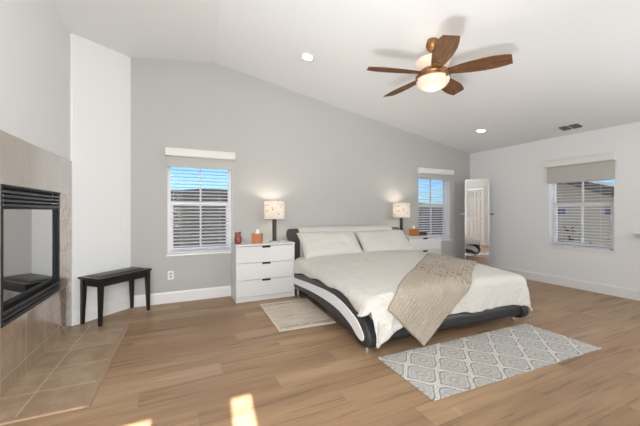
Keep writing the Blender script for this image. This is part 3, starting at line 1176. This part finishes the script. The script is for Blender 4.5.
outer = [(-.02, .12), (-.4, .125), (-1.1, .150), (-1.7, .128), (-2.13, .068), (-2.26, .050), (-2.340, .072), (-2.372, .130), (-2.345, .210), (-2.22, .318),
         (-2.0, .392), (-1.7, .420), (-1.1, .402), (-.4, .345), (-.02, .335)]
inner = [(-.05, .180), (-.4, .186), (-1.1, .238), (-1.7, .240), (-2.03, .180), (-2.16, .120), (-2.250, .098), (-2.292, .128), (-2.262, .190), (-2.11, .280),
         (-1.7, .356), (-1.1, .330), (-.4, .272), (-.05, .265)]
for s in (-1, 1):
    bm = bmesh.new()
    a, b = (-1.02, -.93) if s < 0 else (.90, .99)
    prism(bm, smooth_closed(outer), 0, a, b)
    r_ = obj('side_rail', bm, M['leather'], bed, bevel=.022, seg=4)
    bm = bmesh.new()
    a, b = (-1.028, -1.0) if s < 0 else (.97, .998)
    prism(bm, smooth_closed(inner), 0, a, b)
    w_ = obj('white_panel', bm, M['white_leather'], r_, bevel=.006, seg=3)
    w_['label'] = 'white leather inset'
    for y in (-.35, -2.22):
        bm = bmesh.new()
        lathe(bm, [(.024, 0), (.026, .004), (.026, .10), (.024, .13)], 20, (s * .95, y, 0), cap=True)
        g = obj('leg', bm, M['chrome'], bed, smooth=False)
        g['label'] = 'short chrome leg'
bm = bmesh.new()
prism(bm, smooth_closed([(-2.15, .085), (-2.26, .072), (-2.318, .10), (-2.335, .165), (-2.312, .225), (-2.25, .25), (-2.18, .24), (-2.145, .17)]), 0, -.935, .905)
obj('foot_rail', bm, M['leather'], bed, bevel=.01, seg=3)
bm = bmesh.new()
hb = [(-.12, .13), (-.150, .40), (-.155, .66), (-.135, .82), (-.095, .905), (-.035, .94), (.03, .925), (.065, .88), (.06, .83), (.02, .80), (-.015, .74), (-.03, .45), (-.03, .13)]
prism(bm, smooth_closed(hb), 0, -1.018, 1.018)
hbo = obj('headboard', bm, M['leather_brown'], bed, bevel=.02, seg=4)
bm = bmesh.new()
hc = [(-.145, .45), (-.185, .62), (-.18, .80), (-.150, .905), (-.09, .962), (-.03, .972), (.03, .955), (.05, .92), (-.02, .91), (-.10, .84), (-.13, .66)]
prism(bm, smooth_closed(hc), 0, -.865, .815)
w_ = obj('headboard_cushion', bm, M['white_leather'], hbo, bevel=.02, seg=4)
w_.data.materials[0] = M['pillow']
w_['label'] = 'white padded headboard cover'
obj('mattress', boxes(((-.90, -2.20, .22), (.90, -.17, .475))), M['mattress'], bed, bevel=.05, seg=5)
obj('slat_platform', boxes(((-.93, -2.17, .16), (.93, -.10, .215))), M['metal_black'], bed)

# bedding ------------------------------------------------------------
HW, QF, RC = 0.925, -2.235, 0.10


def top_z(p, q):
    f = max(0.0, min(1.0, (q + 2.25) / 1.9))
    side = max(-1.0, min(1.0, p / HW))
    z = .532 + .022 * side + .055 * f ** 1.3
    z += .014 * (1 - (p / HW) ** 2)
    z += .016 * max(0, .35 - abs(noise.noise((p * 3.1 - q * 1.3, q * 1.5 + p, 5.5)))) + .010 * max(0, .3 - abs(noise.noise((p * 7 + q * 2, q * 3.5 - p, 2.2))))
    z += .010 * noise.noise((p * 2.2, q * 2.2, 3.1)) + .006 * noise.noise((p * 6 + q * 3, q * 2.0 - p * 2, 8.2))
    fe = 1 - max(0, min(1, (q - QF) / .35))
    z -= .022 * fe * fe
    fs = 1 - max(0, min(1, (HW - abs(p)) / .30))
    z -= .016 * fs * fs
    return z


def drape(p, q, lift=0.0, fold=1.0):
    cp = max(-HW, min(HW + .04, p))
    cq = max(QF, q)
    ex, ey = abs(p) - abs(cp), cq - q
    e = sqrt(ex * ex + ey * ey)
    if p < 0 and ex > 0 and ey > 0:
        e = max(ex * (1 - .5 * min(1, ey / .30)), ey)
    z = top_z(cp, cq)
    if e < 1e-6:
        return Vector((p, q, z + lift))
    ang = math.atan2(ey, ex)
    if p < 0 and ex > 0 and ey > 0:      # the near corner hangs down the foot face
        ang = (pi / 2) * (ang / (pi / 2)) ** .42
    dx, dy = cos(ang) * (1 if p > 0 else -1), -sin(ang)
    aq = RC * pi / 2
    if e < aq:
        a = e / RC
        out, down = (RC + lift) * sin(a), RC * (1 - cos(a))
        zl = lift * cos(a)
    else:
        h_ = e - aq
        s = q if ex > ey else p
        corner = min(ex, ey) / (e + 1e-6)
        wob = noise.noise((s * 5.5 + 2, h_ * 2, 1.3)) * .6 + noise.noise((s * 15 + h_ * 9, h_ * 3, 2.0)) * .6
        if ex > 0 and ey > 0:
            wob += .8 * sin(ang * 7) * corner
        out = RC + lift + h_ * (.07 + .10 * corner) + fold * min(1, h_ / .12) * .026 * wob
        if ey > 0 and p < -.45:
            k = min(1, (-.45 - p) / .40)
            out += .062 * k * k * min(1, h_ / .10) ** .7
        down = RC + h_ * .985
        zl = 0
    return Vector((cp + dx * out, cq + dy * out, z + zl - down))


def cloth_obj(name, grid, m, uvs=None, thick=0.012, loc=BO, rz=BR):
    bm = bmesh.new()
    nx, ny = len(grid), len(grid[0])
    vs = [[bm.verts.new(grid[i][j]) for j in range(ny)] for i in range(nx)]
    ul = bm.loops.layers.uv.new('UVMap') if uvs else None
    for i in range(nx - 1):
        for j in range(ny - 1):
            idx = ((i, j), (i + 1, j), (i + 1, j + 1), (i, j + 1))
            f = bm.faces.new([vs[a][b] for a, b in idx])
            if uvs:
                for lp, (a, b) in zip(f.loops, idx):
                    lp[ul].uv = uvs[a][b]
    me = bpy.data.meshes.new(name)
    bm.to_mesh(me)
    bm.free()
    me.materials.append(m)
    for p in me.polygons:
        p.use_smooth = True
    o = bpy.data.objects.new(name, me)
    C.objects.link(o)
    o.location = loc
    o.rotation_euler = (0, 0, rz)
    if thick:
        md = o.modifiers.new('thickness', 'SOLIDIFY')
        md.thickness = thick
        md.offset = 1.0
    return o


def rail_top(q):
    k = [(-2.4, .31), (-2.24, .318), (-2.0, .392), (-1.7, .420), (-1.1, .402), (-.4, .345), (0, .335)]
    for (a, za), (b, zb) in zip(k[:-1], k[1:]):
        if a <= q <= b:
            return za + (zb - za) * (q - a) / (b - a)
    return k[0][1]


def drop_left(q):
    """length of cloth past the edge so that the hem lies just on the side rail; longer past the foot"""
    zt = top_z(-HW, max(q, QF))
    down = max(.07, zt - rail_top(q) - .006 + .012 * sin(q * 11))
    e = down + .057 if down > .10 else RC * math.acos(1 - down / RC)
    if q < QF:
        e += .02 * min(1, (QF - q) / .22)
    return e


NX, NQ = 150, 170
grid = []
for i in range(NX + 1):
    col = []
    for j in range(NQ + 1):
        b_ = j / NQ
        a_ = i / NX
        k_ = max(0, 1 - a_ / .26)
        foot = .345 + .095 * k_ * k_ * (3 - 2 * k_) + .035 * a_ + .008 * sin(a_ * 23)
        q = -.34 + b_ * (QF - foot + .34)
        dr = .265
        p = -(HW + drop_left(q)) + a_ * (2 * HW + .04 + drop_left(q) + dr)
        col.append(drape(p, q))
    grid.append(col)
tag(cloth_obj('duvet', grid, M['linen']), 'white duvet spread over the bed, hanging down at the near foot corner', 'duvet')

# throw: a rectangle laid diagonally from the right side of the bed to the near left part of the foot
inv = Matrix.Rotation(-BR, 3, 'Z')


def flat(x, y):
    v = inv @ (Vector((x, y, 0)) - BO)
    return Vector((v.x, v.y))


A_ = flat(1.655, 2.085)
B_ = flat(2.010, 1.660)
Dd = flat(3.66, 3.60)
Cc = flat(3.66, 2.80)
grid, uvs = [], []
NU, NV = 110, 44
for i in range(NU + 1):
    a_ = i / NU
    col, uc = [], []
    for j in range(NV + 1):
        b_ = j / NV
        lo = A_.lerp(Dd, a_ * 1.10)
        hi = B_.lerp(Cc, a_ * 1.10)
        pt = lo.lerp(hi, b_)
        pt += Vector((.012 * noise.noise((a_ * 5, b_ * 2, 4)), .018 * noise.noise((a_ * 4, b_ * 3, 1))))
        v = drape(pt.x, pt.y, .020, .5)
        v.z += .005 * noise.noise((a_ * 9, b_ * 4, 7))
        col.append(v)
        uc.append((a_ * 2.5, b_ * .52))
    grid.append(col)
    uvs.append(uc)
tag(cloth_obj('throw_blanket', grid, M['throw'], uvs, .010), 'beige quilted throw with brown flowers lying diagonally across the duvet', 'blanket')


def pillow(center, size, tilt, rz, seed, label):
    w, hh, th = size
    bm = bmesh.new()
    n_ = 34
    top, bot = [], []
    for i in range(n_ + 1):
        ct, cb_ = [], []
        for j in range(n_ + 1):
            u, v = 2 * i / n_ - 1, 2 * j / n_ - 1
            k = max(0, (1 - u ** 4) * (1 - v ** 4)) ** .55
            sx_ = 1 - .05 * (1 - abs(v) ** 2) * abs(u) ** 3
            sy_ = 1 - .06 * (1 - abs(u) ** 2) * abs(v) ** 3
            x, y = u * w / 2 * sx_, v * hh / 2 * sy_
            wr = .020 * noise.noise((x * 5 + seed, y * 4, seed)) + .022 * max(0, .3 - abs(noise.noise((x * 4 + y * 3, y * 6 - x, seed + 2)))) + .012 * noise.noise((x * 14, y * 11 + seed, 2 * seed))
            ed = i in (0, n_) or j in (0, n_)
            zt = th / 2 * k + wr * k
            vt = bm.verts.new((x, y, zt))
            ct.append(vt)
            cb_.append(vt if ed else bm.verts.new((x, y, -th / 2 * k * .8)))
        top.append(ct)
        bot.append(cb_)
    for g in (top, bot):
        for i in range(n_):
            for j in range(n_):
                q_ = (g[i][j], g[i + 1][j], g[i + 1][j + 1], g[i][j + 1])
                try:
                    bm.faces.new(q_)
                except ValueError:
                    pass
    o = obj('pillow', bm, M['pillow'], smooth=True)
    o.matrix_world = Matrix.Translation(BO) @ Matrix.Rotation(BR, 4, 'Z') @ Matrix.Translation(center) @ Matrix.Rotation(rz, 4, 'Z') @ Matrix.Rotation(tilt, 4, 'X')
    return tag(o, label, 'pillow', 'white pillows against the headboard')


pillow((-.445, -.360, .722), (.98, .50, .18), radians(43), radians(1), 1.7, 'white pillow at the near left side of the bed head')
pillow((.520, -.345, .718), (.94, .50, .18), radians(43), radians(-2), 5.3, 'white pillow at the right side of the bed head')


# ------------------------------------------------------------------ rugs
def rug(label, corners, m, th):
    cs = [Vector((x, y)) for x, y in corners]
    c = sum(cs, Vector((0, 0))) / 4
    d = (cs[1] - cs[0]) + (cs[2] - cs[3])
    a = math.atan2(d.y, d.x)
    bm = bmesh.new()
    loc_pts = []
    for p in cs:
        q_ = p - c
        loc_pts.append((q_.x * cos(-a) - q_.y * sin(-a), q_.x * sin(-a) + q_.y * cos(-a)))
    prism(bm, loc_pts, 2, 0.001, th)
    o = obj('rug', bm, m, bevel=.002, loc=(c.x, c.y, 0), rotz=a)
    return tag(o, label, 'rug')


rug('long grey and cream trellis patterned rug at the foot of the bed', [(1.535, 2.100), (3.432, 2.045), (3.418, 1.386), (1.508, 1.470)], M['rug_trellis'], .010)
rug('small beige streaked rug on the floor beside the left chest', [(1.030, 3.955), (1.690, 3.935), (1.610, 2.962), (.974, 2.985)], M['rug_streak'], .010)

# ------------------------------------------------------------------ standing mirror in the corner
mr = thing('standing_mirror', 'tall narrow floor mirror standing across the far right corner', 'mirror', (5.335, 4.090, 0), radians(-48.1))
w = .2125
MT = 1.845
obj('mirror_glass', boxes(((-w + .012, -.004, .07), (w - .012, 0, MT - .012))), M['mirror'], mr)
bm = bmesh.new()
box(bm, (-w, -.008, .058), (-w + .012, .016, MT))
box(bm, (w - .012, -.008, .058), (w, .016, MT))
box(bm, (-w + .012, -.008, MT - .012), (w - .012, .016, MT))
box(bm, (-w + .012, -.008, .058), (w - .012, .016, .07))
box(bm, (-w + .012, .002, .07), (w - .012, .016, MT - .012))
obj('frame', bm, M['silver'], mr, bevel=.002)
for s in (-1, 1):
    bm = bmesh.new()
    tube(bm, [(s * w, .01, 1.16), (s * (w + .075), .01, 1.16)], .011, 12)
    obj('side_peg', bm, M['valance'] if s < 0 else M['metal_black'], mr)
    bm = bmesh.new()
    tube(bm, [(s * (w - .03), .02, .9), (s * (w - .03), .16, .012)], .010, 10)
    tube(bm, [(s * (w - .03), .006, .06), (s * (w - .03), .006, .0)], .012, 10)
    obj('stand_leg', bm, M['silver'], mr)

# ------------------------------------------------------------------ ceiling fan
FX, FYc = 2.430, 2.375
FZ = ceil_z(FX, FYc)
fan = thing('ceiling_fan', 'five blade wooden ceiling fan with bronze hub and lit glass bowls', 'ceiling fan', (FX, FYc, 2.63))
bm = bmesh.new()
top = FZ - 2.63
lathe(bm, [(.014, top - .105), (.038, top - .100), (.060, top - .080), (.069, top - .052), (.066, top - .026), (.052, top + .02)], 28, cap=True)
obj('canopy', bm, M['bronze'], fan, smooth=True)
bm = bmesh.new()
lathe(bm, [(.012, .12), (.012, top - .09)], 16, cap=True)
obj('downrod', bm, M['bronze'], fan, smooth=True)
bm = bmesh.new()
lathe(bm, [(.168, .140), (.171, .133), (.162, .095), (.137, .062), (.10, .040), (.095, .040), (.130, .066), (.154, .098), (.163, .136), (.168, .140)], 40)
ub = obj('uplight_bowl', bm, M['lit_bowl'], fan, smooth=True)
ub['label'] = 'upper frosted glass bowl'
bm = bmesh.new()
lathe(bm, [(.06, .06), (.115, .045), (.150, .020), (.158, -.005), (.150, -.022), (.165, -.030), (.172, -.040), (.165, -.050), (.12, -.046)], 40, cap=True)
obj('motor_housing', bm, M['bronze'], fan, smooth=True, bevel=.003)
bm = bmesh.new()
lathe(bm, [(.160, -.048), (.164, -.060), (.156, -.090), (.132, -.122), (.092, -.146), (.045, -.158), (.002, -.160)], 40)
lb = obj('light_bowl', bm, M['lit_bowl'], fan, smooth=True)
lb['label'] = 'lower frosted glass bowl'
for k in range(3):
    bm = bmesh.new()
    a = radians(35 + 120 * k)
    vs = box(bm, (.155, -.010, -.075), (.178, .010, -.020))
    bmesh.ops.rotate(bm, cent=(0, 0, 0), matrix=Matrix.Rotation(a, 3, 'Z'), verts=vs)
    obj('bowl_clip', bm, M['bronze'], fan, bevel=.003)
prof = [(.14, .042), (.18, .052), (.25, .068), (.35, .084), (.46, .094), (.55, .094), (.63, .084), (.69, .066)]
for k in range(5):
    a = radians(20 + 72 * k)
    bm = bmesh.new()
    ul = bm.loops.layers.uv.new('UVMap')
    rows_ = []
    for zz_ in (-.003, .003):
        rr = []
        for x, hw in prof:
            rr.append((bm.verts.new((x, -hw, zz_)), bm.verts.new((x + (.022 if x > .68 else 0), hw, zz_))))
        rows_.append(rr)
    for r_ in rows_:
        for p, q in zip(r_[:-1], r_[1:]):
            bm.faces.new((p[0], q[0], q[1], p[1]))
    lo_, hi_ = rows_
    for i in range(len(prof) - 1):
        for s in (0, 1):
            bm.faces.new((lo_[i][s], lo_[i + 1][s], hi_[i + 1][s], hi_[i][s]))
    for i in (0, -1):
        bm.faces.new((lo_[i][0], lo_[i][1], hi_[i][1], hi_[i][0]))
    for f in bm.faces:
        for lp in f.loops:
            lp[ul].uv = (lp.vert.co.x + k * 3.1, lp.vert.co.y)
    bmesh.ops.transform(bm, matrix=Matrix.Rotation(radians(-13), 4, 'X'), verts=bm.verts[:])
    b_ = obj('blade', bm, M['blade'], fan, loc=(0, 0, .008), rotz=a)
    bm = bmesh.new()
    box(bm, (.11, -.022, -.012), (.20, .022, -.004))
    box(bm, (.17, -.034, -.011), (.235, .034, -.004))
    bmesh.ops.transform(bm, matrix=Matrix.Rotation(radians(-13), 4, 'X'), verts=bm.verts[:])
    obj('blade_iron', bm, M['bronze'], b_, bevel=.003)
fl = lamp('fan_light', 'POINT', (0, 0, -.24), 2.0, (1.0, .82, .60), radius=.10)
fl.parent = fan
fu = lamp('fan_uplight', 'POINT', (0, 0, .165), .35, (1.0, .82, .60), radius=.06)
fu.parent = fan


# ------------------------------------------------------------------ recessed lights and vent (they follow the ceiling slope)
def on_ceiling(o, x, y):
    e = .01
    nx_ = Vector((e, 0, ceil_z(x + e, y) - ceil_z(x, y))).normalized()
    ny_ = Vector((0, e, ceil_z(x, y + e) - ceil_z(x, y))).normalized()
    nz_ = nx_.cross(ny_).normalized()
    ny_ = nz_.cross(nx_)
    m_ = Matrix((nx_, ny_, nz_)).transposed().to_4x4()
    o.matrix_world = Matrix.Translation((x, y, ceil_z(x, y))) @ m_


for x, y, lab in ((1.520, 3.530, 'round lit recessed ceiling light above the left chest'), (4.780, 3.585, 'round lit recessed ceiling light above the right window of the grey wall')):
    t = thing('recessed_light', lab, 'ceiling light', group='recessed ceiling lights')
    bm = bmesh.new()
    lathe(bm, [(.062, -.004), (.070, -.010), (.084, -.008), (.088, -.001)], 36)
    obj('trim_ring', bm, M['trim'], t, smooth=True)
    bm = bmesh.new()
    lathe(bm, [(.001, -.006), (.064, -.005)], 36)
    obj('lens', bm, M['lit_can'], t)
    on_ceiling(t, x, y)
t = thing('ceiling_vent', 'white ceiling air vent with two dark slatted openings near the right wall', 'vent')
bm = bmesh.new()
box(bm, (-.105, -.225, -.010), (.105, .225, -.001))
obj('frame', bm, M['trim'], t, bevel=.003)
for k, (y0, y1, mm) in enumerate(((-.195, -.075, 'vent_dark'), (-.055, .055, 'vent_dark'), (.075, .195, 'trim'))):
    bm = bmesh.new()
    box(bm, (-.08, y0, -.012), (.08, y1, -.0095))
    o_ = obj('opening', bm, M[mm], t)
    bm = bmesh.new()
    for j in range(5):
        x = -.064 + j * .032
        vs = box(bm, (-.009, y0, -.0006), (.009, y1, .0006))
        bmesh.ops.transform(bm, matrix=Matrix.Translation((x, 0, -.015)) @ Matrix.Rotation(radians(50 if k < 2 else 8), 4, 'Y'), verts=vs)
    obj('fins', bm, M['vent_fin'] if k < 2 else M['trim'], o_)
on_ceiling(t, 5.405, 2.635)

# small shelf whose end shows at the right edge of the picture
t = thing('wall_shelf', 'end of a small white shelf on the right wall at the picture edge', 'shelf', (XR, 1.62, .905), 0)
obj('board', boxes(((-.17, -.30, 0), (0, .30, .022))), M['cabinet'], t, bevel=.003)
for y in (.20, -.225):
    bm = bmesh.new()
    prism(bm, [(0, 0), (-.12, 0), (-.10, -.02), (0, -.08)], 1, y, y + .025)
    obj('bracket', bm, M['cabinet'], t)

# ------------------------------------------------------------------ outside
struct('ground', boxes(((-40, -20, -1.2), (60, 80, -.6))), M['ground'], label='dry ground outside the windows', cat='ground')
bm = bmesh.new()
n_ = 60
gv = []
for i in range(n_ + 1):
    col = []
    for j in range(13):
        x = -22 + 64 * i / n_
        y = 9 + j * 1.6
        z = -.6 + min(1, j / 6) ** .7 * (3.0 + .22 * noise.noise((x * .22, 0, 3)) - .60 * max(0, min(1, (x - 6) / 6)))
        z += .12 * noise.noise((x * .9, y * .9, 1)) * (1 if j else 0)
        col.append(bm.verts.new((x, y, z)))
    gv.append(col)
for i in range(n_):
    for j in range(12):
        bm.faces.new((gv[i][j], gv[i + 1][j], gv[i + 1][j + 1], gv[i][j + 1]))
struct('hill', bm, M['hill'], label='dark dry hillside seen between the blind slats of the grey wall', cat='hill', smooth=True)

hs = thing('house', 'beige stucco neighbouring house seen through the right window', 'house', (10.2, 0, 0))
bm = bmesh.new()
# wall outline in (y, z): gable whose rake falls towards the near side
prism(bm, [(-3.0, -.7), (7.2, -.7), (7.2, 1.95), (4.9, 2.02), (3.9, 1.58), (-3.0, .3)], 0, 0, .25)
obj('stucco_wall', bm, M['stucco'], hs)
bm = bmesh.new()
prism(bm, [(7.5, 1.95), (4.9, 2.03), (3.9, 1.60), (-3.0, .32), (-3.0, .60), (3.7, 1.80), (4.25, 1.98), (5.3, 2.34), (7.5, 2.45)], 0, -.35, .9)
obj('roof', bm, M['roof'], hs)
for y0, y1, z0, z1 in ((4.91, 5.35, 1.09, 1.34), (3.86, 4.09, 1.07, 1.30)):
    f_ = obj('window', boxes(((-.03, y0, z0), (.0, y1, z1))), M['slot_grey'], hs)
    obj('pane', boxes(((-.04, y0 + .04, z0 + .04), (-.028, y1 - .04, z1 - .04))), M['dark_glass'], f_)
rs = random.Random(3)
bm = bmesh.new()
for k in range(260):
    c = Vector((9.7 + rs.gauss(0, .12), 4.85 + rs.gauss(0, .35), -.5 + abs(rs.gauss(0, .62))))
    if c.z > .75:
        continue
    d = Vector((rs.uniform(-1, 1), rs.uniform(-1, 1), rs.uniform(0, 1))).normalized() * rs.uniform(.10, .25)
    s = d.cross(Vector((0, 0, 1))).normalized() * .03 if abs(d.z) < .98 * d.length else Vector((.03, 0, 0))
    vs = [bm.verts.new(p) for p in (c - s, c + d * .5 - s * 1.6, c + d, c + d * .5 + s * 1.6)]
    bm.faces.new(vs)
tag(obj('shrub', bm, M['shrub']), 'brown shrub in front of the neighbouring house', 'shrub')
